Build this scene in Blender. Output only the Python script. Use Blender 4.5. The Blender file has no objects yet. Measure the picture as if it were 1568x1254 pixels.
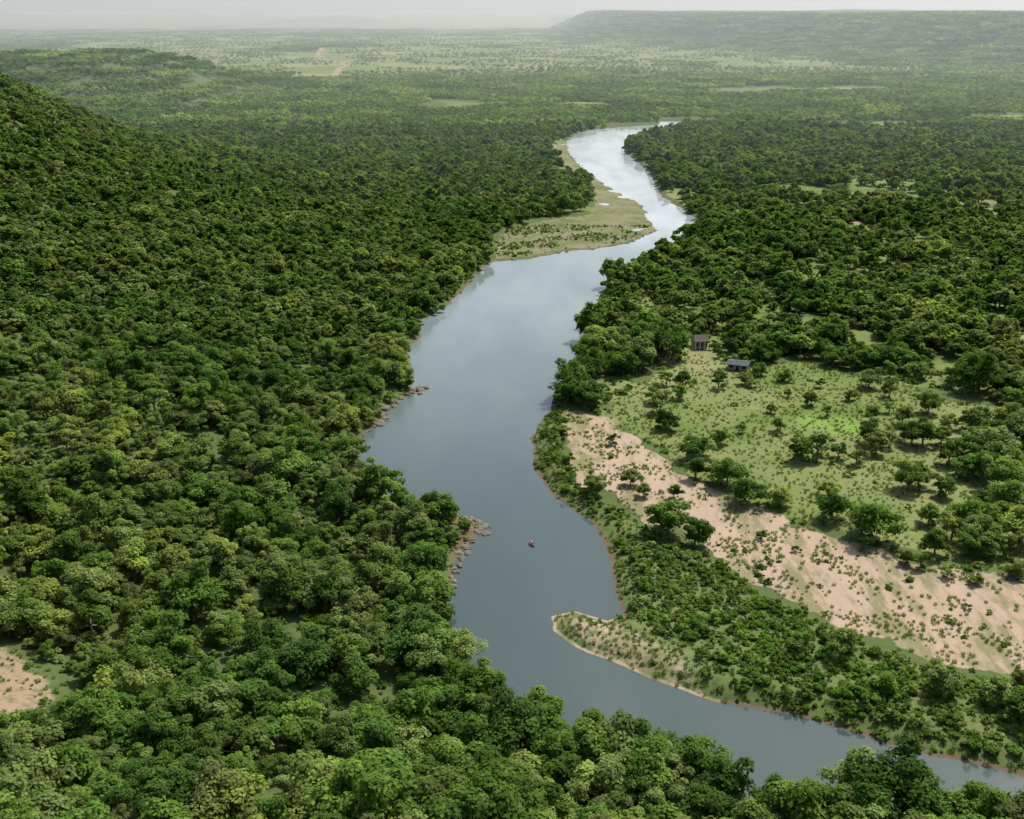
import bpy, bmesh, math, numpy as np
from mathutils import Vector, Matrix
rng = np.random.default_rng(7)
sc = bpy.context.scene
CAM_H = 130.0; PITCH = math.radians(20); F = 1681.0

# ---------------------------------------------------------------- survey helper: photo bearing -> ground metres (z=0)
def g(px, py, z=0.0):
    u=(px-784)/F; v=(627-py)/F
    dy=math.cos(PITCH)+v*math.sin(PITCH); dz=-math.sin(PITCH)+v*math.cos(PITCH)
    t=(z-CAM_H)/dz
    return (u*t, dy*t)
def poly(pts): return np.array([g(*p) for p in pts])

def sdist(x,y,P):
    n=len(P); d=np.full(x.shape,1e18); ins=np.zeros(x.shape,bool)
    for i in range(n):
        ax,ay=P[i]; bx,by=P[(i+1)%n]
        ex,ey=bx-ax,by-ay; L=ex*ex+ey*ey+1e-9
        t=np.clip(((x-ax)*ex+(y-ay)*ey)/L,0,1)
        d=np.minimum(d,(x-ax-t*ex)**2+(y-ay-t*ey)**2)
        if ay!=by:
            c=((ay>y)!=(by>y))&(x<(bx-ax)*(y-ay)/(by-ay)+ax)
            ins^=c
    d=np.sqrt(d); return np.where(ins,-d,d)
def ldist(x,y,P):
    d=np.full(x.shape,1e18)
    for i in range(len(P)-1):
        ax,ay=P[i]; bx,by=P[i+1]; ex,ey=bx-ax,by-ay; L=ex*ex+ey*ey+1e-9
        t=np.clip(((x-ax)*ex+(y-ay)*ey)/L,0,1)
        d=np.minimum(d,(x-ax-t*ex)**2+(y-ay-t*ey)**2)
    return np.sqrt(d)
def ss(t):
    t=np.clip(t,0,1); return t*t*(3-2*t)
TAB=np.random.default_rng(3).random((256,256))
def vn(x,y):
    xi=np.floor(x).astype(int); yi=np.floor(y).astype(int)
    fx=x-xi; fy=y-yi; fx=fx*fx*(3-2*fx); fy=fy*fy*(3-2*fy)
    a=TAB[xi&255,yi&255]; b=TAB[(xi+1)&255,yi&255]; c=TAB[xi&255,(yi+1)&255]; d=TAB[(xi+1)&255,(yi+1)&255]
    return (a*(1-fx)+b*fx)*(1-fy)+(c*(1-fx)+d*fx)*fy
def fbm(x,y,o=4):
    s=0;a=.5;t=0
    for i in range(o):
        s=s+a*vn(x+17.3*i,y+5.1*i); t+=a; a*=.5; x=x*2.03; y=y*2.03
    return s/t
def hills(x,y):
    r=np.hypot(x,y)
    foot=np.where(x<0,np.minimum(170-.75*x,330),170-.3*x); foot=np.maximum(foot,120)
    ex=1.6+.6*ss(-x/80)
    h=116*np.clip(1-np.maximum(y,0)/foot,0,1)**ex
    h=h+16*ss((-x-45)/220)*ss((1100-y)/500)*ss((y-180)/160)
    h=h+150*np.exp(-.5*((x+520)/138)**2-.5*((y-720)/190)**2)*(.93+.14*fbm(x/70,y/70))
    h=h+62*ss((-x-400)/210)*np.exp(-((y-1800)/350)**2)*(.9+.2*fbm(x/150,y/150))
    s=(x-370)*.919+(y-3700)*.395
    h=h+108*ss(s/950+(fbm(x/300,y/300)-.5)*.9)*ss((x-196)/330)*ss((9000-y)/2000)*(.91+.15*fbm(x/500+3,y/500))
    h=h+ss((r-8500)/5000)*(60+75*fbm(np.arctan2(x,y)*14+4,r/3000))
    h=h+ss((r-1500)/2500)*14*fbm(x/500,y/500)
    return h
def gt_(px,py):
    z=0.
    for _ in range(25):
        X,Y=g(px,py,z); z=.6*z+.4*(float(hills(np.array([X]),np.array([Y]))[0])+2)
    return (X,Y)

# ---------------------------------------------------------------- zones
RIVER=poly([(1800,1262),(1568,1250),(1400,1246),(1300,1243),(1200,1240),(1130,1232),(1080,1205),(1000,1180),(900,1150),(800,1112),(740,1062),(690,985),(672,930),(692,880),
 (712,835),(738,812),(705,790),(672,792),(640,785),(590,755),(556,722),(543,690),(545,672),(580,648),(592,625),(634,598),(634,570),(622,540),(645,515),(648,490),
 (690,465),(712,440),(740,412),(758,400),(810,396),(870,384),(910,381),(960,373),(1003,354),(990,335),(985,315),(940,292),(895,262),(872,238),
 (868,218),(885,203),(920,197),(975,193),(1010,191),(1010,186),(1060,186),(1060,194),(985,208),(963,218),(958,234),(995,264),(1012,300),(1066,334),(1062,356),(1025,384),
 (955,412),(920,450),(897,500),(883,560),(850,592),(840,632),(815,665),(815,710),(850,760),(900,795),(928,840),(943,900),(953,940),(930,950),
 (880,937),(845,945),(850,965),(900,1000),(1000,1040),(1100,1075),(1250,1105),(1400,1150),(1568,1190),(1800,1235)])
SAND=poly([(862,638),(890,634),(925,645),(965,668),(1015,705),(1050,742),(1110,765),(1180,798),(1290,838),(1400,868),(1568,898),(1900,950),(1900,1130),(1568,1052),
 (1450,1030),(1300,980),(1230,945),(1160,905),(1100,860),(1030,822),(985,812),(940,775),(945,763),(890,750),(868,710),(860,665)])
FIELD=poly([(1000,585),(1060,550),(1130,570),(1230,560),(1400,600),(1470,625),(1700,650),(1900,700),(1900,940),(1568,890),(1400,860),(1290,830),(1180,790),(1110,755),(1050,730),(1000,690),(930,648),(960,610)])
STRIP=poly([(838,632),(870,630),(862,700),(885,755),(938,785),(1000,820),(1100,868),(1160,915),(1300,985),(1450,1045),(1568,1065),(1900,1135),(1900,1255),(1568,1190),
 (1400,1150),(1250,1105),(1100,1075),(1000,1040),(900,1000),(850,965),(845,945),(880,937),(930,950),(953,940),(943,900),(928,840),(900,795),(850,760),(815,710),(815,665)])
SPIT=poly([(845,945),(880,937),(930,950),(990,980),(1050,1010),(1050,1030),(1090,1072),(1000,1040),(900,1000),(850,965)])
BAR=poly([(756,400),(764,372),(778,352),(830,340),(895,332),(912,310),(905,285),(880,262),(850,240),(846,226),(868,215),(885,202),(900,230),(930,270),(1000,300),(1020,345),(1000,362),(900,386),(810,398)])
GREEN=poly([(1205,652),(1240,640),(1320,650),(1345,672),(1300,682),(1230,668)])
BARE=np.array([gt_(*p) for p in [(-60,990),(15,985),(50,1000),(80,1035),(90,1070),(65,1095),(25,1105),(-60,1110)]])
RZ=poly([(660,935),(675,890),(697,840),(705,815),(665,800),(655,788),(705,778),(760,812),(730,850),(700,900),(685,940)])
CLEAR=[poly(p) for p in [
 [(1148,290),(1200,288),(1340,292),(1330,303),(1240,304),(1150,299)],
 [(1308,344),(1320,344),(1323,362),(1312,364)],
 [(1548,522),(1600,515),(1600,545),(1553,542)],
 [(668,156),(740,160),(735,170),(680,169)],
 [(455,112),(500,113),(495,121),(460,121)],
 [(1052,528),(1090,526),(1096,560),(1088,580),(1056,580)],
 [(1250,191),(1380,188),(1400,199),(1260,201)],
 [(1290,510),(1340,512),(1345,548),(1310,542)],
 [(1420,550),(1480,552),(1470,574),(1430,572)],
 [(870,158),(930,160),(925,166),(870,165)],
 [(590,102),(700,104),(700,107),(600,108)],
 [(1510,179),(1700,180),(1700,187),(1520,185)],
 [(1150,488),(1250,490),(1290,503),(1240,508),(1160,505)],
 [(1100,138),(1350,136),(1350,141),(1110,144)]]]
ROAD=np.array([g(*p) for p in [(494,78),(486,88),(496,94),(518,97),(532,104),(520,108),(512,118)]])
PATH=np.array([gt_(*p) for p in [(236,690),(240,715),(230,745)]])

def river_sd(x,y):
    sd=np.full(x.shape,400.0); m=(np.hypot(x,y)<1700)&(x>-450)
    s=sdist(x[m],y[m],RIVER)
    s=s+(fbm(x[m]/7,y[m]/7,3)-.5)*3.0*np.clip(y[m]/300,.5,2)
    sd[m]=s; return sd
def near_sd(x,y,P,far=300.,wob=4.0,ws=9.):
    sd=np.full(x.shape,far); lo=P.min(0)-80; hi=P.max(0)+80
    m=(x>lo[0])&(x<hi[0])&(y>lo[1])&(y<hi[1])
    if m.any(): sd[m]=sdist(x[m],y[m],P)+(fbm(x[m]/ws+31,y[m]/ws,3)-.5)*2*wob
    return sd
def height(x,y,sdr,sdb):
    base=1.1+1.6*fbm(x/45,y/45,3)
    land=(base+hills(x,y)*ss(sdr/30))*ss(sdr/7+.05)
    bar=-.55+1.9*fbm(x/16,y/16,3)
    k=ss((-sdb+3)/6); land=land*(1-k)+np.maximum(bar,-.6)*k*ss((sdr+2)/3)
    return np.where(sdr<0,-1.8*ss(-sdr/4)-.02,land)

# ---------------------------------------------------------------- mesh helpers
def mesh_np(name,V,Q,mats=(),matidx=None,attrs=None,smooth=False):
    me=bpy.data.meshes.new(name); V=np.asarray(V,np.float32); Q=np.asarray(Q,np.int32)
    k=Q.shape[1]; me.vertices.add(len(V)); me.vertices.foreach_set("co",V.ravel())
    me.loops.add(Q.size); me.loops.foreach_set("vertex_index",Q.ravel())
    me.polygons.add(len(Q)); me.polygons.foreach_set("loop_start",np.arange(0,Q.size,k,dtype=np.int32))
    me.polygons.foreach_set("loop_total",np.full(len(Q),k,np.int32))
    for m in mats: me.materials.append(m)
    if matidx is not None: me.polygons.foreach_set("material_index",np.asarray(matidx,np.int32))
    me.polygons.foreach_set("use_smooth",np.full(len(Q),smooth))
    for n,a in (attrs or {}).items():
        at=me.attributes.new(n,'FLOAT','POINT'); at.data.foreach_set("value",np.asarray(a,np.float32))
    me.update(calc_edges=True); return me
def obj(name,me,parent=None,loc=(0,0,0),rot=(0,0,0),scl=(1,1,1)):
    o=bpy.data.objects.new(name,me); sc.collection.objects.link(o)
    o.location=loc; o.rotation_euler=rot; o.scale=scl
    if parent: o.parent=parent
    return o
# ---------------------------------------------------------------- material helpers
class NT:
    def __init__(s,name):
        s.m=bpy.data.materials.new(name); s.m.use_nodes=True; s.t=s.m.node_tree; s.t.nodes.clear()
        s.out=s.n('ShaderNodeOutputMaterial')
    def n(s,ty,**kw):
        nd=s.t.nodes.new(ty)
        for k,v in kw.items(): setattr(nd,k,v)
        return nd
    def l(s,a,b): s.t.links.new(a,b)
    def put(s,sock,v):
        if isinstance(v,bpy.types.NodeSocket): s.l(v,sock)
        else: sock.default_value=v
    def noise(s,scale,det=4,vec=None,rough=.5):
        nd=s.n('ShaderNodeTexNoise'); nd.inputs['Scale'].default_value=scale; nd.inputs['Detail'].default_value=det
        nd.inputs['Roughness'].default_value=rough
        s.l(vec if vec is not None else s.pos(),nd.inputs['Vector']); return nd.outputs['Fac']
    def pos(s):
        if not hasattr(s,'_p'): s._p=s.n('ShaderNodeNewGeometry').outputs['Position']
        return s._p
    def math(s,op,a,b=0.,c=None):
        nd=s.n('ShaderNodeMath',operation=op); s.put(nd.inputs[0],a); s.put(nd.inputs[1],b)
        if c is not None: s.put(nd.inputs[2],c)
        return nd.outputs[0]
    def mr(s,v,a,b,c=0.,d=1.):
        nd=s.n('ShaderNodeMapRange'); s.put(nd.inputs[0],v)
        for i,q in enumerate((a,b,c,d)): nd.inputs[i+1].default_value=q
        return nd.outputs[0]
    def mix(s,f,a,b,mode='MIX'):
        nd=s.n('ShaderNodeMix',data_type='RGBA',blend_type=mode); s.put(nd.inputs[0],f)
        for sk,v in ((nd.inputs[6],a),(nd.inputs[7],b)):
            if isinstance(v,bpy.types.NodeSocket): s.l(v,sk)
            else: sk.default_value=(*v,1)
        return nd.outputs[2]
    def attr(s,n):
        nd=s.n('ShaderNodeAttribute'); nd.attribute_name=n; return nd.outputs['Fac']
    def scale(s,col,f):
        nd=s.n('ShaderNodeVectorMath',operation='SCALE'); s.l(col,nd.inputs[0]); s.put(nd.inputs['Scale'],f); return nd.outputs[0]
def simple(name,col,rough=.8,var=.25,scale=3.,metal=0,spec=.3):
    t=NT(name); f=t.noise(scale,5)
    c=t.mix(f,tuple(q*(1-var) for q in col),tuple(q*(1+var) for q in col))
    b=t.n('ShaderNodeBsdfPrincipled'); t.l(c,b.inputs['Base Color']); b.inputs['Roughness'].default_value=rough; b.inputs['Metallic'].default_value=metal
    b.inputs['Specular IOR Level'].default_value=spec
    t.l(b.outputs[0],t.out.inputs[0]); return t.m

def leaf_mat(name,cols,trans=.45):
    t=NT(name); oi=t.n('ShaderNodeObjectInfo'); r=t.n('ShaderNodeValToRGB')
    e=r.color_ramp.elements; n=len(cols)
    while len(e)<n: e.new(.5)
    for i,c in enumerate(cols): e[i].position=i/(n-1); e[i].color=(*c,1)
    R=oi.outputs['Random']
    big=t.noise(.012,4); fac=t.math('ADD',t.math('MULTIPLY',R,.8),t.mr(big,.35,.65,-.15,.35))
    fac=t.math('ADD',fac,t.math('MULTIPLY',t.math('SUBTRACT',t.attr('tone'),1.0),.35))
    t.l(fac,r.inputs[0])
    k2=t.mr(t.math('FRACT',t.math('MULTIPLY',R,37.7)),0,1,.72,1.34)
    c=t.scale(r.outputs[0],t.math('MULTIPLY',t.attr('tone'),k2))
    d=t.n('ShaderNodeBsdfDiffuse'); t.l(c,d.inputs[0])
    tr=t.n('ShaderNodeBsdfTranslucent'); t.l(t.mix(1.0,c,(1.25,1.3,.6),'MULTIPLY'),tr.inputs[0])
    m=t.n('ShaderNodeMixShader'); m.inputs[0].default_value=trans; t.l(d.outputs[0],m.inputs[1]); t.l(tr.outputs[0],m.inputs[2])
    t.l(m.outputs[0],t.out.inputs[0]); return t.m
LEAF=leaf_mat('leaf_canopy',[(.078,.145,.036),(.100,.180,.036),(.140,.218,.044),(.172,.220,.080),(.225,.290,.062)])
SHRUB=leaf_mat('leaf_shrub',[(.095,.175,.032),(.13,.235,.036),(.165,.245,.055),(.21,.26,.09)])
GRASS=leaf_mat('grass_blade',[(.14,.19,.055),(.125,.19,.045),(.18,.195,.075)])
BARK=simple('bark',(.17,.14,.11),.9,.35,2.)

# ---------------------------------------------------------------- vegetation prototypes
def leaves(r_,C,RC,per,size,up=.8,flat=.8):
    n=len(C)*per; ci=np.repeat(np.arange(len(C)),per)
    d=r_.normal(size=(n,3)); d/=np.linalg.norm(d,axis=1)[:,None]
    d[:,2]=np.where(d[:,2]<-.25,-d[:,2],d[:,2])
    rad=RC[ci]*(.60+.62*r_.random(n)**.8)
    P=C[ci]+d*rad[:,None]*np.array([1,1,flat])
    N=d+r_.normal(size=(n,3))*.35+np.array([0,0,up]); N/=np.linalg.norm(N,axis=1)[:,None]
    T=np.cross(N,r_.normal(size=(n,3))); T/=np.linalg.norm(T,axis=1)[:,None]; B=np.cross(N,T)
    s=(size*(.6+.8*r_.random(n)))[:,None]; a=.55+.4*r_.random(n)[:,None]
    V=np.stack([P-T*s,P-B*s*a+N*s*.15,P+T*s,P+B*s*a-N*s*.15],1).reshape(-1,3)
    Q=np.arange(4*n).reshape(-1,4); return V,Q,ci
def cone(p0,p1,r0,r1,k=6):
    p0=np.array(p0,float);p1=np.array(p1,float); ax=p1-p0; ax/=np.linalg.norm(ax)+1e-9
    t=np.cross(ax,[.3,.9,.1]); t/=np.linalg.norm(t); b=np.cross(ax,t); a=np.arange(k)*2*math.pi/k
    ring=np.cos(a)[:,None]*t+np.sin(a)[:,None]*b
    V=np.vstack([p0+ring*r0,p1+ring*r1]); Q=[[i,(i+1)%k,k+(i+1)%k,k+i] for i in range(k)]
    return V,np.array(Q)
def crown_pts(r_,R,H,nc,base=.42,dome=1.0):
    i=np.arange(nc)+.5; z=1-1.15*i/nc; ph=i*2.39996+r_.random()*6
    rr=np.sqrt(np.clip(1-z*z,0,1)); D=np.stack([rr*np.cos(ph),rr*np.sin(ph),z],1)
    D+=r_.normal(size=D.shape)*.24
    s=(.5+.55*r_.random(nc))[:,None]
    cz=H*base; C=D*s*np.array([R*.8,R*.8,(H-cz)*.76*dome]); C[:,2]+=cz
    RC=R*(.18+.24*r_.random(nc)); return C,RC
def tree_mesh(name,seed,R,H,nc,per,size,mat,trunk=True,base=.42,core=True):
    r_=np.random.default_rng(seed); C,RC=crown_pts(r_,R,H,nc,base)
    V,Q,ci=leaves(r_,C,RC,per,size)
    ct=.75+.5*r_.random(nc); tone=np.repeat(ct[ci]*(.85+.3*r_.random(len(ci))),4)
    Vs=[V];Qs=[Q];T=[tone];M=[np.zeros(len(Q),int)]; off=len(V)
    def add(v,q,m,tn):
        nonlocal off
        Vs.append(v);Qs.append(q+off);T.append(np.full(len(v),tn));M.append(np.full(len(q),m)); off+=len(v)
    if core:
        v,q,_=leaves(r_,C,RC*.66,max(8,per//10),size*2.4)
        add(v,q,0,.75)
    if trunk:
        lean=r_.normal(size=2)*.25; th=H*.33; tr=.035*H
        add(*cone((0,0,-.4),(lean[0],lean[1],th),tr*1.25,tr*.8,7),1,1.)
        for j in r_.permutation(nc)[:7]:
            mid=(np.array([lean[0],lean[1],th])*.5+C[j]*.5)+np.array([0,0,-.2])
            add(*cone((lean[0],lean[1],th*.92),mid,tr*.6,tr*.38,5),1,1.)
            add(*cone(mid,C[j],tr*.38,tr*.12,5),1,1.)
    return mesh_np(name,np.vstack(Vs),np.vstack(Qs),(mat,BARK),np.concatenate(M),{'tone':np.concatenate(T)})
def proto(colname,meshes):
    c=bpy.data.collections.new(colname)
    for i,me in enumerate(meshes):
        o=bpy.data.objects.new(f'{me.name}',me); c.objects.link(o)
    return c
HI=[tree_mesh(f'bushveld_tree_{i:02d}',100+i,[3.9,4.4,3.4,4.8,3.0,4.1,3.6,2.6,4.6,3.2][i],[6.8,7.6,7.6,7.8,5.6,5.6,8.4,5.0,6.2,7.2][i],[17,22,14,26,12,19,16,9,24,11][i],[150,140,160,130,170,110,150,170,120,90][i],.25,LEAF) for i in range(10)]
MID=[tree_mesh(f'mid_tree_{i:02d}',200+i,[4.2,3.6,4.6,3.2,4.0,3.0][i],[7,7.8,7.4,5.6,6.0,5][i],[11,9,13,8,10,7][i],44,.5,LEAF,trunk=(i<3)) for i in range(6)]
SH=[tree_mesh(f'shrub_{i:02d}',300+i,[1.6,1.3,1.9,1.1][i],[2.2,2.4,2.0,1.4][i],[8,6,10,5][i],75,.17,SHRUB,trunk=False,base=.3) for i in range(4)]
def tuft(name,seed):
    r_=np.random.default_rng(seed); n=60; a=r_.random(n)*6.28; rr=.45*np.sqrt(r_.random(n)); h=.4+.5*r_.random(n)
    P=np.stack([rr*np.cos(a),rr*np.sin(a),0*a],1); b=r_.random(n)*6.28; W=np.stack([np.cos(b),np.sin(b),0*b],1)*.05
    L=np.stack([np.cos(a)*.45*h,np.sin(a)*.45*h,h],1)
    V=np.stack([P-W,P+W,P+L*.9+W*.6,P+L-W*.3],1).reshape(-1,3)
    return mesh_np(name,V,np.arange(4*n).reshape(-1,4),(GRASS,),None,{'tone':np.repeat(.8+.4*r_.random(n),4)})
TU=[tuft(f'tuft_{i:02d}',400+i) for i in range(3)]
def patch(name,seed,nt,W=60):
    r_=np.random.default_rng(seed); Vs=[];Qs=[];T=[];off=0
    k=int(math.ceil(math.sqrt(nt))); pts=[((i+r_.random())/k*W-W/2,(j+r_.random())/k*W-W/2) for i in range(k) for j in range(k)]
    for (px,py) in pts[:]:
        if r_.random()>nt/(k*k): continue
        R=2.0+2.8*r_.random(); H=3.4+4.4*r_.random(); C,RC=crown_pts(r_,R,H,4,.4); RC=RC*1.45
        V,Q,ci=leaves(r_,C,RC,9,1.1); V=V+np.array([px,py,0]); tn=.6+.8*r_.random()
        Vs.append(V);Qs.append(Q+off);T.append(np.full(len(V),tn)*(.9+.2*r_.random(len(V))));off+=len(V)
    return mesh_np(name,np.vstack(Vs),np.vstack(Qs),(LEAF,),None,{'tone':np.concatenate(T)})
PA=[patch(f'forest_patch_{i:02d}',500+i,[105,95,85,40,14][i]) for i in range(5)]
C_HI=proto('bushveld_tree_kinds',HI); C_MID=proto('mid_tree_kinds',MID); C_SH=proto('shrub_kinds',SH); C_TU=proto('grass_tuft_kinds',TU); C_PA=proto('forest_patch_kinds',PA)

def gn_scatter(name,col,P,idx,rot,scl):
    me=bpy.data.meshes.new(name); n=len(P); me.vertices.add(n); me.vertices.foreach_set("co",np.asarray(P,np.float32).ravel())
    a=me.attributes.new('idx','INT','POINT'); a.data.foreach_set('value',np.asarray(idx,np.int32))
    a=me.attributes.new('rot','FLOAT_VECTOR','POINT'); a.data.foreach_set('vector',np.asarray(rot,np.float32).ravel())
    a=me.attributes.new('scl','FLOAT_VECTOR','POINT'); a.data.foreach_set('vector',np.asarray(scl,np.float32).ravel())
    me.update(); o=obj(name,me)
    ng=bpy.data.node_groups.new(name+'_scatter','GeometryNodeTree')
    ng.interface.new_socket('Geometry',in_out='INPUT',socket_type='NodeSocketGeometry')
    ng.interface.new_socket('Geometry',in_out='OUTPUT',socket_type='NodeSocketGeometry')
    N=ng.nodes; gi=N.new('NodeGroupInput'); go=N.new('NodeGroupOutput'); ci=N.new('GeometryNodeCollectionInfo')
    ci.inputs['Collection'].default_value=col; ci.inputs['Separate Children'].default_value=True; ci.inputs['Reset Children'].default_value=True
    ip=N.new('GeometryNodeInstanceOnPoints'); ip.inputs['Pick Instance'].default_value=True
    def na(nm,ty):
        q=N.new('GeometryNodeInputNamedAttribute'); q.data_type=ty; q.inputs['Name'].default_value=nm; return q.outputs['Attribute']
    er=N.new('FunctionNodeEulerToRotation'); L=ng.links
    L.new(gi.outputs[0],ip.inputs['Points']); L.new(ci.outputs[0],ip.inputs['Instance']); L.new(na('idx','INT'),ip.inputs['Instance Index'])
    L.new(na('rot','FLOAT_VECTOR'),er.inputs[0]); L.new(er.outputs[0],ip.inputs['Rotation']); L.new(na('scl','FLOAT_VECTOR'),ip.inputs['Scale'])
    L.new(ip.outputs[0],go.inputs[0])
    md=o.modifiers.new('scatter','NODES'); md.node_group=ng; return o

def grid(sp,y0,y1,side=.60,pad=35,jit=.85):
    ys=np.arange(y0,y1,sp); xs=np.arange(-y1*side-pad,y1*side+pad,sp)
    X,Y=np.meshgrid(xs,ys); X=X+(rng.random(X.shape)-.5)*sp*jit; Y=Y+(rng.random(X.shape)-.5)*sp*jit
    m=np.abs(X)<Y*side+pad; return X[m],Y[m]
def zones(x,y):
    z={}; z['r']=river_sd(x,y); z['sand']=near_sd(x,y,SAND); z['field']=near_sd(x,y,FIELD); z['strip']=near_sd(x,y,STRIP,wob=1)
    z['spit']=near_sd(x,y,SPIT,wob=1.5); z['bar']=near_sd(x,y,BAR); z['green']=near_sd(x,y,GREEN,wob=3); z['bare']=near_sd(x,y,BARE,wob=3); z['rz']=near_sd(x,y,RZ,wob=2)
    c=np.full(x.shape,300.)
    for P in CLEAR:
        d=P[:,1].mean(); c=np.minimum(c,near_sd(x,y,P,wob=max(3,d*.012),ws=max(9,d*.03)))
    z['clear']=c; z['road']=ldist(x,y,ROAD); z['path']=ldist(x,y,PATH)
    z['h']=height(x,y,z['r'],z['bar']); return z
def openness(x,y):   # natural thinning of the bush
    return fbm(x/38+9,y/38+2,3)
def farfield(x,y):   # open grassland mosaic beyond the wooded valley
    f=fbm(x/330+3,y/1000+8,4); k=ss((y-1700)/1100)*np.where(x>0,.85,1.)
    k=k*(1-ss(((x-370)*.919+(y-3700)*.395)/400)*ss((x-196)/330)*.85)*(1-ss((-x-380)/150)*ss((2300-y)/300))
    return k*ss((.76-f)/.20)

# single trees
x,y=grid(4.7,62,1320); z=zones(x,y); r=np.hypot(x,y); op=openness(x,y)
ok=(z['r']>1.2)&(z['sand']>2)&(z['field']>3)&(z['strip']>0)&(z['bar']>3)&(z['bare']>2)&(z['clear']>2)&(z['path']>2.5)&(z['rz']>0)
right=(x>30)&(y>330); 
ok&=~(right&(op<.42)&(rng.random(x.shape)<.6)) & ~((op<.38)&(rng.random(x.shape)<.25)) & (rng.random(x.shape)<np.where(right,.70,.90))
x,y,h,r,op,sdr=[q[ok] for q in (x,y,z['h'],r,op,z['r'])]
n=len(x); s=.45+.85*rng.random(n)**1.6; s*=np.where(fbm(x/60,y/60+50)>.5,1.08,.95)
s=np.where((x>30)&(y>300),s*1.22,s); s=np.where((sdr<18)&(y<230)&(x>-20),s*1.2,s)
sz=s*(.85+.35*rng.random(n))
near=r<430
for nm,col,m,k in (('bushveld_forest',C_HI,near,10),('valley_forest',C_MID,~near,6)):
    q=m.sum(); rot=np.stack([rng.normal(size=q)*.06,rng.normal(size=q)*.06,rng.random(q)*6.28],1)
    gn_scatter(nm,col,np.stack([x[m],y[m],h[m]-.25],1),rng.integers(0,k,q),rot,np.stack([s[m],s[m],sz[m]],1))
# distant patches
x,y=grid(50,1310,7600,.56,60,.5); z=zones(x,y); ff=farfield(x,y)
ok=(z['r']>32)&(z['clear']>26)&(z['road']>28)
q=rng.random(len(x)); ii=rng.integers(0,3,len(x)); ii=np.where(ff>.15+.25*q,3,ii); ii=np.where(ff>.4+.35*q,4,ii); ok&=~((ff>.8)&(q<.65))
x,y,h,ii=x[ok],y[ok],z['h'][ok],ii[ok]; n=len(x)
gn_scatter('distant_forest',C_PA,np.stack([x,y,h-.3],1),ii,np.stack([0*x,0*x,rng.random(n)*6.28],1),np.stack([np.ones(n)]*2+[.8+.4*rng.random(n)],1))
# shrubs
x,y=grid(1.75,120,700); z=zones(x,y); nz=fbm(x/9+70,y/9,3); nb=fbm(x/22,y/22+9,2); op=openness(x,y)
p=np.zeros(len(x)); st=(z['strip']<0)&(z['r']>.4); p=np.where(st,.50+.45*(nz>.45),p)
spit=st&(z['spit']<2); p=np.where(spit,np.where(z['r']<2.5,.06,.45),p)
p=np.where((z['sand']<-1.5),.006+.13*(nz>.64),p); p=np.where((z['field']<0)&(z['sand']>0),.004+.07*(nz>.64),p)
p=np.where((z['bar']<0)&(z['r']>2),.05+.5*(nb>.55),p)
bank=(z['r']>0)&(z['r']<5)&(z['strip']>0)&(z['sand']>0)&(z['bar']>0); p=np.where(bank,.55,p); p=np.where(z['green']<2,0,p)
p=np.where((z['rz']<1)&(z['r']>1.5),.60,p)
forest=(z['strip']>0)&(z['sand']>0)&(z['field']>0)&(z['bar']>0)&(z['bare']>2)&(z['clear']>0)&(z['r']>2)&(z['path']>1.5)
p=np.where(forest&(op<.42)&(y<560),np.maximum(p,.32),p)
p=np.where((np.abs(z['bare'])<4),.22,p)
ok=(rng.random(len(x))<p)&(z['h']>.1); big=((st|forest)&~spit)[ok]; sp_=spit[ok]; x,y,h,sdr=x[ok],y[ok],z['h'][ok],z['r'][ok]; n=len(x)
s=(.35+.6*rng.random(n)**1.6)*np.where(big,1.1,.85); s=np.where(sdr<2.5,s*.65,s); s=np.where(big&(rng.random(n)<.03),s*1.8,s); s=np.where(sp_,s*.55,s)
gn_scatter('riverbank_shrubs',C_SH,np.stack([x,y,h-.15],1),rng.integers(0,4,n),np.stack([0*x,0*x,rng.random(n)*6.28],1),np.stack([s,s,s*(.8+.4*rng.random(n))],1))
print('shrubs',n)
x,y=grid(1.2,150,480); z=zones(x,y); nz=fbm(x/6+20,y/6,3)
p=np.where((z['field']<1)&(z['sand']>0),.25+.25*(nz>.5),0); p=np.where(z['sand']<0,.06+.6*(nz>.53),p); p=np.where((z['strip']<0)&(z['r']>.3),.4,p); p=np.where((z['spit']<0)&(z['r']>1.5),.7,p); p=np.where(z['bare']<0,.2,p)
ok=(rng.random(len(x))<p)&(z['h']>.05); x,y,h=x[ok],y[ok],z['h'][ok]; n=len(x); s=.35+.55*rng.random(n)
gn_scatter('grass_tufts',C_TU,np.stack([x,y,h-.03],1),rng.integers(0,3,n),np.stack([0*x,0*x,rng.random(n)*6.28],1),np.stack([s]*3,1))
print('tufts',n)

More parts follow.
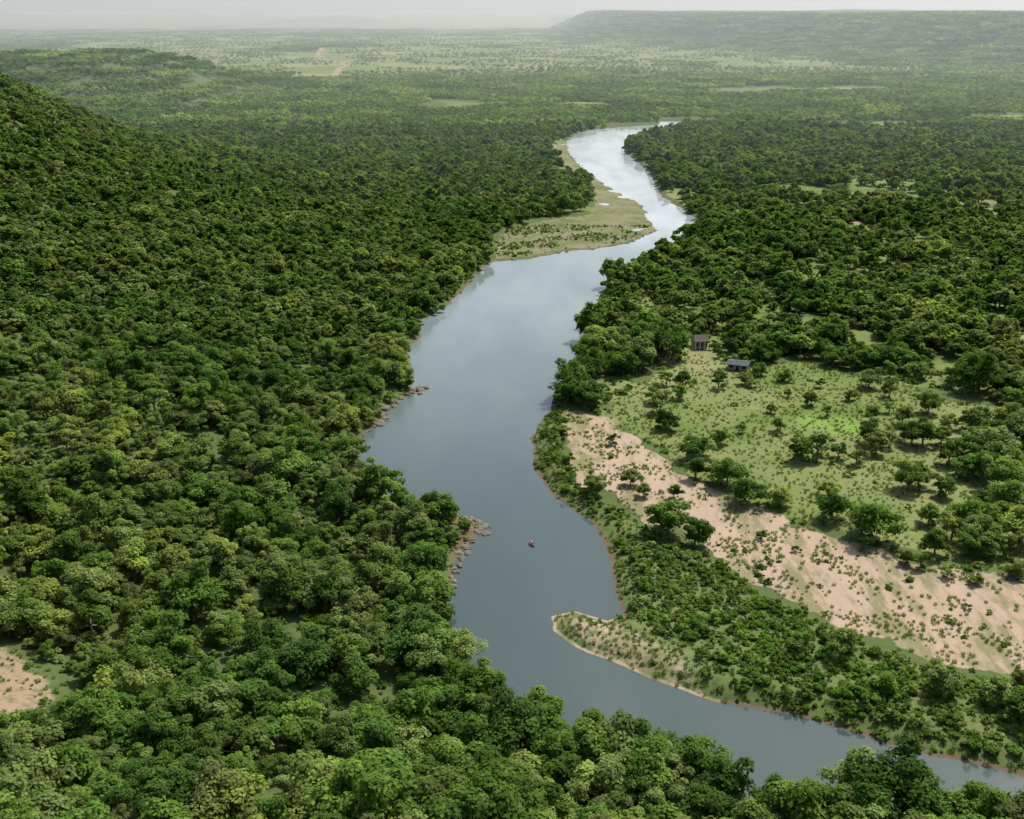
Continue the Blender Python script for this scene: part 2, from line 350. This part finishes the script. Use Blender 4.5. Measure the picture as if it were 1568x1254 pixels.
def hz(x,y):
    X=np.array([x],float);Y=np.array([y],float); return float(zones(X,Y)['h'][0])
FT=[(1240,628,.6),(1205,615,.55),(1180,640,.5),(1265,645,.5),(1135,672,.45),(1190,668,.5),(1072,705,.95),(1060,712,.8),(1020,665,.8),(1065,742,.7),(1112,752,.8),(1098,748,.7),
(1142,780,.9),(1192,785,.8),(1250,712,1.),(1225,716,.9),(1283,712,.9),(1265,770,.7),(1310,722,.6),(1360,695,.8),(1412,692,.85),(1405,755,1.),(1388,760,.9),(1335,838,1.2),(1318,830,.9),(1272,806,.75),
(1445,770,.75),(1482,815,.95),(1500,862,.9),(1408,880,.5),(1386,875,.45),(1165,835,.45),(965,752,.75),(937,688,.45),(907,757,.6),(1032,772,.45),(1452,665,.85),
(1520,720,1.2),(1545,790,1.1),(1332,655,.6),(1100,690,.5),(1485,668,.9),(1552,895,.5),(1492,905,.4),(1450,893,.45),(1012,815,.4),(872,718,.6),(862,672,.5),(1100,602,.7),(1020,598,.8),
(1380,660,.7),(1300,620,.6),(1420,640,.8),(1500,740,1.),(1450,720,.8),(1560,840,1.),(1420,815,.7),(1540,660,1.),(1580,700,1.),(1600,800,1.),(1340,705,.85),
(1255,600,.6),(1150,600,.55),(1475,860,.8),(1535,860,.9),(1285,1020,.7),(1520,1090,.9),(1440,1075,.7),(1350,1075,.6),
(1560,1120,.8),(1220,1010,.45),(985,770,.5),(1510,690,1.),(1550,740,1.1),(1475,700,.9),(1440,690,.7),(1500,790,1.),(1530,810,1.),(1570,870,1.),(1455,835,.9),
(1010,640,.8),(1040,620,.8),(1140,596,.5),(1200,590,.6),(1360,615,.7),(1330,600,.7),(1045,600,.7),(1160,582,.6),(1100,583,.45),(1000,625,.8),
(1430,860,.8),(1520,840,.9),(1470,740,1.),(1480,722,1.),(1360,640,.6),(1550,690,1.1),(1500,655,.9),(1530,760,1.1),(1490,840,.9),(1330,690,.8),(1395,690,.8)]
for i,(a,b,s) in enumerate(FT):
    X,Y=g(a,b); me=HI[(i*7+i//3)%10]; s*=1.28
    obj('field_tree',me,None,(X,Y,hz(X,Y)-.2),(0,0,i*1.7),(s*.98,s*.98,s*1.0))
big1=tree_mesh('riverine_crown_a',901,5.2,11.5,30,170,.26,LEAF,base=.36); big2=tree_mesh('riverine_crown_b',902,6.4,10.5,34,170,.26,LEAF,base=.33)
for (a,b,s,m) in [(1310,1228,.95,big1),(1060,1205,.95,big2),(985,1185,1.,big2),(910,1165,.85,big1),(830,1125,.9,big1),(1180,1262,.7,big1),(700,1015,.8,big2),(735,1080,.85,big1),(1430,1275,.62,big2),(1095,1235,.75,big1),(1250,1270,.65,big2),(1520,1275,.6,big2)]:
    X,Y=g(a,b); obj('riverbank_tree',m,None,(X,Y,max(hz(X,Y),.2)-.2),(0,0,a*.37),(s,s,s))
sparse=tree_mesh('sparse_crown',903,4.2,6.5,12,60,.24,SHRUB,base=.45,core=False)
for (a,b,s) in [(640,808,1.),(668,806,.8),(612,785,.9)]:
    X,Y=g(a,b); obj('leaning_willow_tree',sparse,None,(X,Y,.6),(0,.2,a*.5),(s,s,s))

# ---------------------------------------------------------------- ground
rr=np.concatenate([np.geomspace(.5,120,40)[:-1],np.geomspace(120,700,600)[:-1],np.geomspace(700,16000,470)])
aa=np.concatenate([np.radians(np.linspace(-35,35,540)),np.radians(np.linspace(35,325,60)[1:-1])])
na_,nr=len(aa),len(rr); A,R_=np.meshgrid(aa,rr); X=(R_*np.sin(A)).ravel(); Y=(R_*np.cos(A)).ravel()
z=zones(X,Y); Z=z['h'].copy()
i=np.arange(nr-1)[:,None]*na_; j=np.arange(na_)[None,:]; j2=(j+1)%na_
Q=np.stack([i+j,i+na_+j,i+na_+j2,i+j2],-1).reshape(-1,4)[:, ::-1]
rad=np.hypot(X,Y)
sand=ss((-z['sand']+1.5)/4)
sand=np.maximum(sand,ss((-z['spit']+1)/2)*.50*(z['r']>0))
sand=np.maximum(sand,.8*ss(1-np.abs(z['r']-.3)/1.3)*(z['spit']<3))
sand=np.maximum(sand,.40*ss(1-np.abs(z['r']-.3)/1.2)*(z['strip']<3))
ff=farfield(X,Y)
rgap=ss((.43-openness(X,Y))/.05)*(X>30)*(Y>330)*(rad<1320)*(z['r']>4)*.8
grass=np.maximum.reduce([ss((-z['field']+2)/5),ss((-z['clear']+3)/8)*.9,ss((-z['strip']+1)/3)*.5,ss((3-z['path'])/3)*.7,ff*.95,rgap])
lush=ss((-z['green']+1)/4)*(.45+.4*(fbm(X/4,Y/4,2)>.45))
bar=ss((-z['bar']+1)/4)*(z['r']>-1)
def cl(i_): return ss((-near_sd(X,Y,CLEAR[i_])+2)/4)
dirt=np.maximum.reduce([ss((9-z['road'])/5),ss((-z['bare']+2)/5)*.58,cl(1),cl(2),cl(5)*.45])
wet=np.maximum(ss(1-np.abs(z['r']-.2)/1.8)*(rad<1400),ss((-z['rz']+1)/3))*(z['spit']>2)
gt=NT('ground_earth')
n1=gt.noise(.05,6); n2=gt.noise(.5,6,rough=.65); n3=gt.noise(3.,5,rough=.7); nf=gt.noise(.0035,7,rough=.65)
col=gt.mix(gt.mr(n2,.35,.65),(.055,.078,.024),(.090,.115,.040))
col=gt.mix(gt.mr(nf,.42,.6),col,(.085,.118,.042))
gcol=gt.mix(gt.mr(n1,.4,.6),(.098,.150,.034),(.150,.178,.055)); gcol=gt.mix(gt.mr(n2,.45,.7),gcol,(.075,.118,.030))
gcol=gt.mix(gt.mr(nf,.48,.62,0,.8),gcol,(.22,.23,.11))
def masked(m,amt=.6): return gt.mr(gt.math('ADD',gt.attr(m),gt.math('MULTIPLY',gt.math('SUBTRACT',n2,.5),amt)),.4,.6)
col=gt.mix(masked('grass'),col,gcol)
bcol=gt.mix(gt.mr(n1,.42,.58),(.10,.13,.04),(.17,.165,.09)); bcol=gt.mix(gt.mr(n2,.5,.62,0,.7),bcol,(.24,.21,.15)); col=gt.mix(masked('bar'),col,bcol)
mp=gt.n('ShaderNodeMapping'); mp.inputs['Rotation'].default_value=(0,0,math.radians(38)); mp.inputs['Scale'].default_value=(1,.28,1); gt.l(gt.pos(),mp.inputs['Vector'])
st=gt.noise(.16,6,mp.outputs[0],.7)
scol=gt.mix(gt.mr(st,.38,.6),(.345,.26,.19),(.25,.195,.135)); scol=gt.mix(gt.mr(n3,.35,.7,0,.7),scol,(.38,.295,.22))
scol=gt.mix(gt.mr(st,.48,.58,0,.75),scol,(.145,.15,.065))
col=gt.mix(masked('sand',.9),col,scol)
dcol=gt.mix(n3,(.22,.155,.10),(.31,.235,.165)); col=gt.mix(masked('dirt',.8),col,dcol)
wcol=gt.mix(n2,(.07,.055,.035),(.17,.13,.085)); col=gt.mix(masked('wet',.8),col,wcol)
col=gt.mix(gt.attr('lush'),col,(.15,.25,.045))
b=gt.n('ShaderNodeBsdfPrincipled'); gt.l(col,b.inputs['Base Color']); b.inputs['Roughness'].default_value=.95; b.inputs['Specular IOR Level'].default_value=.1
bp=gt.n('ShaderNodeBump'); bp.inputs['Strength'].default_value=.5; bp.inputs['Distance'].default_value=.4; gt.l(n2,bp.inputs['Height']); gt.l(bp.outputs[0],b.inputs['Normal'])
gt.l(b.outputs[0],gt.out.inputs[0])
me=mesh_np('ground',np.stack([X,Y,Z],1),Q,(gt.m,),None,{'sand':sand,'grass':grass,'bar':bar,'dirt':dirt,'lush':lush,'wet':wet},True)
obj('ground',me)

# ---------------------------------------------------------------- water
xs=np.linspace(-120,420,136); ys=np.linspace(110,1500,350); XX,YY=np.meshgrid(xs,ys); k=len(xs)
a_=np.arange(len(ys)-1)[:,None]*k; c_=np.arange(k-1)[None,:]
Q=np.stack([a_+c_,a_+c_+1,a_+k+c_+1,a_+k+c_],-1).reshape(-1,4)
wx,wy=XX.ravel(),YY.ravel()
rif_glare=ss((wy-600)/90)*(.45+.45*ss((fbm(wx/18,wy/60,3)-.35)/.3))  # upper channel: silvery glare painted into the colour, with some riffle foam
sky_sheen=ss((wy-230)/330)  # sky reflection painted into the water colour, paler with distance
wt=NT('river_water'); b=wt.n('ShaderNodeBsdfPrincipled'); b.inputs['IOR'].default_value=1.5
mp=wt.n('ShaderNodeMapping'); mp.inputs['Scale'].default_value=(1,.35,1); mp.inputs['Rotation'].default_value=(0,0,.2); wt.l(wt.pos(),mp.inputs['Vector'])
streak=wt.noise(.022,5,mp.outputs[0],.55); rip=wt.noise(1.2,4,mp.outputs[0],.6)
wc=wt.mix(streak,(.034,.060,.058),(.060,.084,.078)); wc=wt.mix(wt.math('MULTIPLY',wt.attr('sky_sheen'),wt.mr(streak,.35,.65,.6,1)),wc,(.205,.255,.255))
wt.l(wt.mix(wt.math('MULTIPLY',wt.attr('riffle_glare'),.75),wc,(.50,.54,.55)),b.inputs['Base Color'])
wt.l(wt.mr(streak,.42,.60,.05,.24),b.inputs['Roughness'])
bp=wt.n('ShaderNodeBump'); bp.inputs['Strength'].default_value=.18; bp.inputs['Distance'].default_value=.1; wt.l(rip,bp.inputs['Height']); wt.l(bp.outputs[0],b.inputs['Normal'])
wt.l(b.outputs[0],wt.out.inputs[0])
obj('river_water',mesh_np('river_water',np.stack([wx,wy,0*wx],1),Q,(wt.m,),None,{'riffle_glare':rif_glare,'sky_sheen':sky_sheen}))

# ---------------------------------------------------------------- rocks
ROCK=simple('rock',(.14,.125,.095),.9,.45,1.5)
def rocks(name,spots,seed):
    r_=np.random.default_rng(seed); bm=bmesh.new()
    for (X,Y,s) in spots:
        res=bmesh.ops.create_icosphere(bm,subdivisions=2,radius=1)
        sc3=np.array([s*(.7+.7*r_.random()),s*(.7+.7*r_.random()),s*(.4+.4*r_.random())]); o=r_.random(3)*50; ang=r_.random()*6
        for v in res['verts']:
            c=np.array(v.co); k=.75+.55*float(vn(np.array([c[0]*1.7+o[0]+c[2]]),np.array([c[1]*1.7+o[1]-c[2]]))[0]); c=np.round(c*k*3)/3*.5+c*k*.5
            c=c*sc3; v.co=(X+c[0]*math.cos(ang)-c[1]*math.sin(ang),Y+c[0]*math.sin(ang)+c[1]*math.cos(ang),c[2]+.05)
    me=bpy.data.meshes.new(name); bm.to_mesh(me); bm.free(); me.materials.append(ROCK); return obj(name,me)
def along(pts,n,spread,s0,s1):
    out=[]; 
    for _ in range(n):
        i=rng.integers(0,len(pts)-1); t=rng.random(); a=np.array(g(*pts[i])); b_=np.array(g(*pts[i+1])); p=a+(b_-a)*t+rng.normal(size=2)*spread
        out.append((p[0],p[1],s0+(s1-s0)*rng.random()**2))
    return out
rocks('shore_rocks',along([(672,930),(690,885),(708,840),(736,815),(742,806),(715,795),(690,790)],150,.8,.25,1.0)+along([(738,808),(745,822)],10,.6,.3,.7),1)
rocks('bank_boulders',along([(580,650),(592,628),(634,600),(645,595)],60,.9,.4,1.7)+along([(545,672),(580,648)],14,.8,.3,.8),2)
rocks('bar_stones',along([(760,400),(870,384),(960,372),(1005,352)],60,1.5,.3,1.0)+along([(862,215),(872,238),(895,262)],25,1.5,.4,1.0),3)
rocks('spit_stones',along([(900,950),(960,985),(1030,1015)],60,.8,.15,.5),4)

# ---------------------------------------------------------------- buildings
def boxm(name,sx,sy,sz,mat,parent,loc,rot=(0,0,0)):
    V=[(x_*sx/2,y_*sy/2,z_*sz) for z_ in (0,1) for x_,y_ in ((-1,-1),(1,-1),(1,1),(-1,1))]
    F_=[(0,3,2,1),(4,5,6,7),(0,1,5,4),(1,2,6,5),(2,3,7,6),(3,0,4,7)]
    return obj(name,mesh_np(name,V,F_,(mat,)),parent,loc,rot)
WALL=simple('plaster',(.32,.29,.24),.85,.2,1.); THATCH=simple('thatch',(.10,.09,.07),.95,.3,4.,0,.1); TIN=simple('tin_roof',(.075,.095,.105),.95,.35,.8,0,.1); DARK=simple('opening_dark',(.02,.02,.02),.6,.1); WHITE=simple('white_paint',(.7,.68,.62),.6,.1)
def gable(name,L,W,h,mat,parent,z0,hip=.0,t=.18):
    a,b_=L/2,W/2; V=[(-a,-b_,0),(a,-b_,0),(a,b_,0),(-a,b_,0),(-a+hip,0,h),(a-hip,0,h)]; V=V+[(p[0],p[1],p[2]-t) for p in V]
    bm=bmesh.new(); vs=[bm.verts.new(v) for v in V]
    for f_ in [(0,1,5,4),(2,3,4,5),(0,4,3),(1,2,5),(7,6,10,11),(9,8,11,10),(6,9,10),(7,11,8),(0,6,7,1),(1,7,8,2),(2,8,9,3),(3,9,6,0)]:
        bm.faces.new([vs[q] for q in f_])
    me=bpy.data.meshes.new(name); bm.to_mesh(me); bm.free(); me.materials.append(mat); return obj(name,me,parent,(0,0,z0))
def house(name,px,py,L,W,H,wall,roof,rh,hip,ang,ver=True):
    X,Y=g(px,py); e=bpy.data.objects.new(name,None); sc.collection.objects.link(e); e.location=(X,Y,hz(X,Y)); e.rotation_euler=(0,0,ang)
    boxm('walls',L,W,H,wall,e,(0,0,-.3)); gable('roof',L+1.2,W+1.4,rh,roof,e,H-.25,hip)
    boxm('door',.95,.06,2.05,DARK,e,(0,-W/2-.03,0))
    for q in (-.33,.33):
        boxm('window',1.3,.06,1.1,DARK,e,(L*q,-W/2-.03,.95)); boxm('window_sill',1.5,.16,.08,WHITE,e,(L*q,-W/2-.08,.85))
    if ver:
        for q in (-.5,-.17,.17,.5): boxm('veranda_post',.28,.28,H-.1,WHITE,e,(L*q,-W/2-2,-.2))
        boxm('veranda_rail',L,.1,.1,WHITE,e,(0,-W/2-2,.9)); boxm('veranda_roof',L+.8,2.3,.1,roof,e,(0,-W/2-1.2,H-.3),(-.1,0,0))
    return e
house('thatched_lodge',1070,538,5.6,4.2,3.8,WALL,THATCH,1.7,1.1,.15)
house('tin_roofed_house',1130,572,7.2,5.6,2.7,WALL,TIN,.8,0,-.35,False)
house('farm_shed',1316,412,4.5,3.6,2.4,WALL,TIN,.9,0,.3,False)

# ---------------------------------------------------------------- boat and fisherman
BX,BY=g(814,834)
be=bpy.data.objects.new('rowing_boat',None); sc.collection.objects.link(be); be.location=(BX,BY,.02); be.rotation_euler=(0,0,.5)
HULL=simple('hull_paint',(.42,.16,.10),.5,.15); SEATM=simple('bench_wood',(.3,.2,.12),.7,.2)
ns=13; V=[];Qh=[]
for off in (0,1):
    for i in range(ns):
        t=i/(ns-1)*2-1; w=.55*(1-abs(t)**2.4)+.02; L=1.4*t; sh=.12*t*t; q=.04*off
        V+= [(-w+q,L,.34+sh),(-w*.85+q,L,.1+sh*.6),(-w*.45,L,-.1+sh*.5+q),(w*.45,L,-.1+sh*.5+q),(w*.85-q,L,.1+sh*.6),(w-q,L,.34+sh)]
for o_ in (0,ns*6):
    for i in range(ns-1):
        for j in range(5):
            a=o_+i*6+j; Qh.append((a,a+1,a+7,a+6) if o_==0 else (a,a+6,a+7,a+1))
for i in range(ns-1):
    for j in (0,5): Qh.append((i*6+j,(i+1)*6+j,ns*6+(i+1)*6+j,ns*6+i*6+j))
obj('hull',mesh_np('hull',V,Qh,(HULL,),None,None,True),be)
for yy in (-.75,.1,.9): boxm('bench',.95,.24,.04,SEATM,be,(0,yy,.2))
SKIN=simple('skin',(.20,.11,.07),.6,.1); SHIRT=simple('shirt_cloth',(.62,.58,.55),.8,.1); TROU=simple('trousers',(.07,.08,.12),.8,.1); HAT=simple('straw_hat',(.5,.4,.25),.8,.1)
pe=bpy.data.objects.new('fisherman',None); sc.collection.objects.link(pe); pe.location=(BX,BY,.02); pe.rotation_euler=(0,0,.5)
def skin(name,pts,edges,rad,mat):
    me=bpy.data.meshes.new(name); me.from_pydata(pts,edges,[]); o=obj(name,me,pe); o.modifiers.new('s','SKIN')
    for v,r_ in zip(me.skin_vertices[0].data,rad): v.radius=(r_,r_)
    me.skin_vertices[0].data[0].use_root=True
    m=o.modifiers.new('u','SUBSURF'); m.levels=1; m.render_levels=2; me.materials.append(mat); return o
skin('torso_and_arms',[(0,.1,.3),(0,.08,.5),(0,.05,.72),(0,.05,.8),(-.2,.06,.76),(-.27,-.02,.52),(-.2,-.24,.46),(.2,.06,.76),(.27,-.02,.52),(.2,-.24,.46)],[(0,1),(1,2),(2,3),(2,4),(4,5),(5,6),(2,7),(7,8),(8,9)],[.15,.15,.16,.07,.075,.055,.045,.075,.055,.045],SHIRT)
skin('legs',[(0,.1,.28),(-.12,.08,.27),(-.15,-.36,.42),(-.14,-.55,.04),(-.14,-.68,.04),(.12,.08,.27),(.15,-.36,.42),(.14,-.55,.04),(.14,-.68,.04)],[(0,1),(1,2),(2,3),(3,4),(0,5),(5,6),(6,7),(7,8)],[.14,.1,.07,.05,.045,.1,.07,.05,.045],TROU)
skin('head',[(0,.04,.8),(0,.03,.9),(0,.01,.98),(0,.03,1.07),(0,-.07,.98)],[(0,1),(1,2),(2,3),(2,4)],[.05,.055,.095,.075,.03],SKIN)
for s_ in (-1,1):
    skin('hand',[(s_*.2,-.25,.46),(s_*.19,-.31,.45)]+[(s_*(.16+.02*k_),-.37-.006*k_,.44) for k_ in range(4)]+[(s_*.15,-.29,.46)],[(0,1),(1,2),(1,3),(1,4),(1,5),(0,6)],[.035,.035,.011,.012,.012,.01,.012],SKIN)
V,Qc=cone((0,.03,1.05),(0,.03,1.16),.11,.085,14); obj('hat_crown',mesh_np('hat_crown',V,Qc,(HAT,)),pe)
V,Qc=cone((0,.03,1.04),(0,.03,1.17),.24,.02,16); obj('hat_brim',mesh_np('hat_brim',V,Qc,(HAT,)),pe)
V,Qc=cone((.2,-.3,.46),(.9,-2.6,1.5),.014,.005,6); obj('fishing_rod',mesh_np('fishing_rod',V,Qc,(SEATM,)),pe)

# ---------------------------------------------------------------- haze (real scattering air over the far valley)
hm=bpy.data.materials.new('haze_air'); hm.use_nodes=True; t=hm.node_tree; t.nodes.clear(); o_=t.nodes.new('ShaderNodeOutputMaterial'); v=t.nodes.new('ShaderNodeVolumeScatter')
v.inputs['Color'].default_value=(.84,.95,1,1); v.inputs['Density'].default_value=1/7200; v.inputs['Anisotropy'].default_value=.35; t.links.new(v.outputs[0],o_.inputs['Volume'])
V=[(x_*12000,y_,z_) for z_ in (-20,260) for x_,y_ in ((-1,700),(1,700),(1,14500),(-1,14500))]
obj('haze_air',mesh_np('haze_air',V,[(0,3,2,1),(4,5,6,7),(0,1,5,4),(1,2,6,5),(2,3,7,6),(3,0,4,7)],(hm,)))

# ---------------------------------------------------------------- light, sky, camera
EL=math.radians(57); AZ=math.radians(42)
w=bpy.data.worlds.new("World"); sc.world=w; w.use_nodes=True; nt=w.node_tree; bg=nt.nodes['Background']
sk=nt.nodes.new('ShaderNodeTexSky'); sk.sky_type='NISHITA'; sk.sun_disc=False; sk.sun_elevation=EL; sk.sun_rotation=AZ; sk.air_density=1.0; sk.dust_density=5; sk.altitude=300; sk.ozone_density=.6
nt.links.new(sk.outputs[0],bg.inputs[0]); bg.inputs[1].default_value=.15
ld=bpy.data.lights.new('sun','SUN'); ld.energy=5; ld.angle=math.radians(.5); ld.color=(1,.96,.87); lo=bpy.data.objects.new('sun',ld); sc.collection.objects.link(lo)
Sv=Vector((math.sin(AZ)*math.cos(EL),math.cos(AZ)*math.cos(EL),math.sin(EL))); lo.rotation_euler=(-Sv).to_track_quat('-Z','Y').to_euler(); lo.location=(0,0,300)
cd=bpy.data.cameras.new('camera'); cd.sensor_width=36; cd.lens=36/(2*784/F); cd.clip_start=1; cd.clip_end=60000
co=bpy.data.objects.new('camera',cd); sc.collection.objects.link(co); co.location=(0,0,CAM_H); co.rotation_euler=(math.radians(70),0,0); sc.camera=co
sc.view_settings.view_transform='Standard'; sc.view_settings.look='None'; sc.view_settings.exposure=0
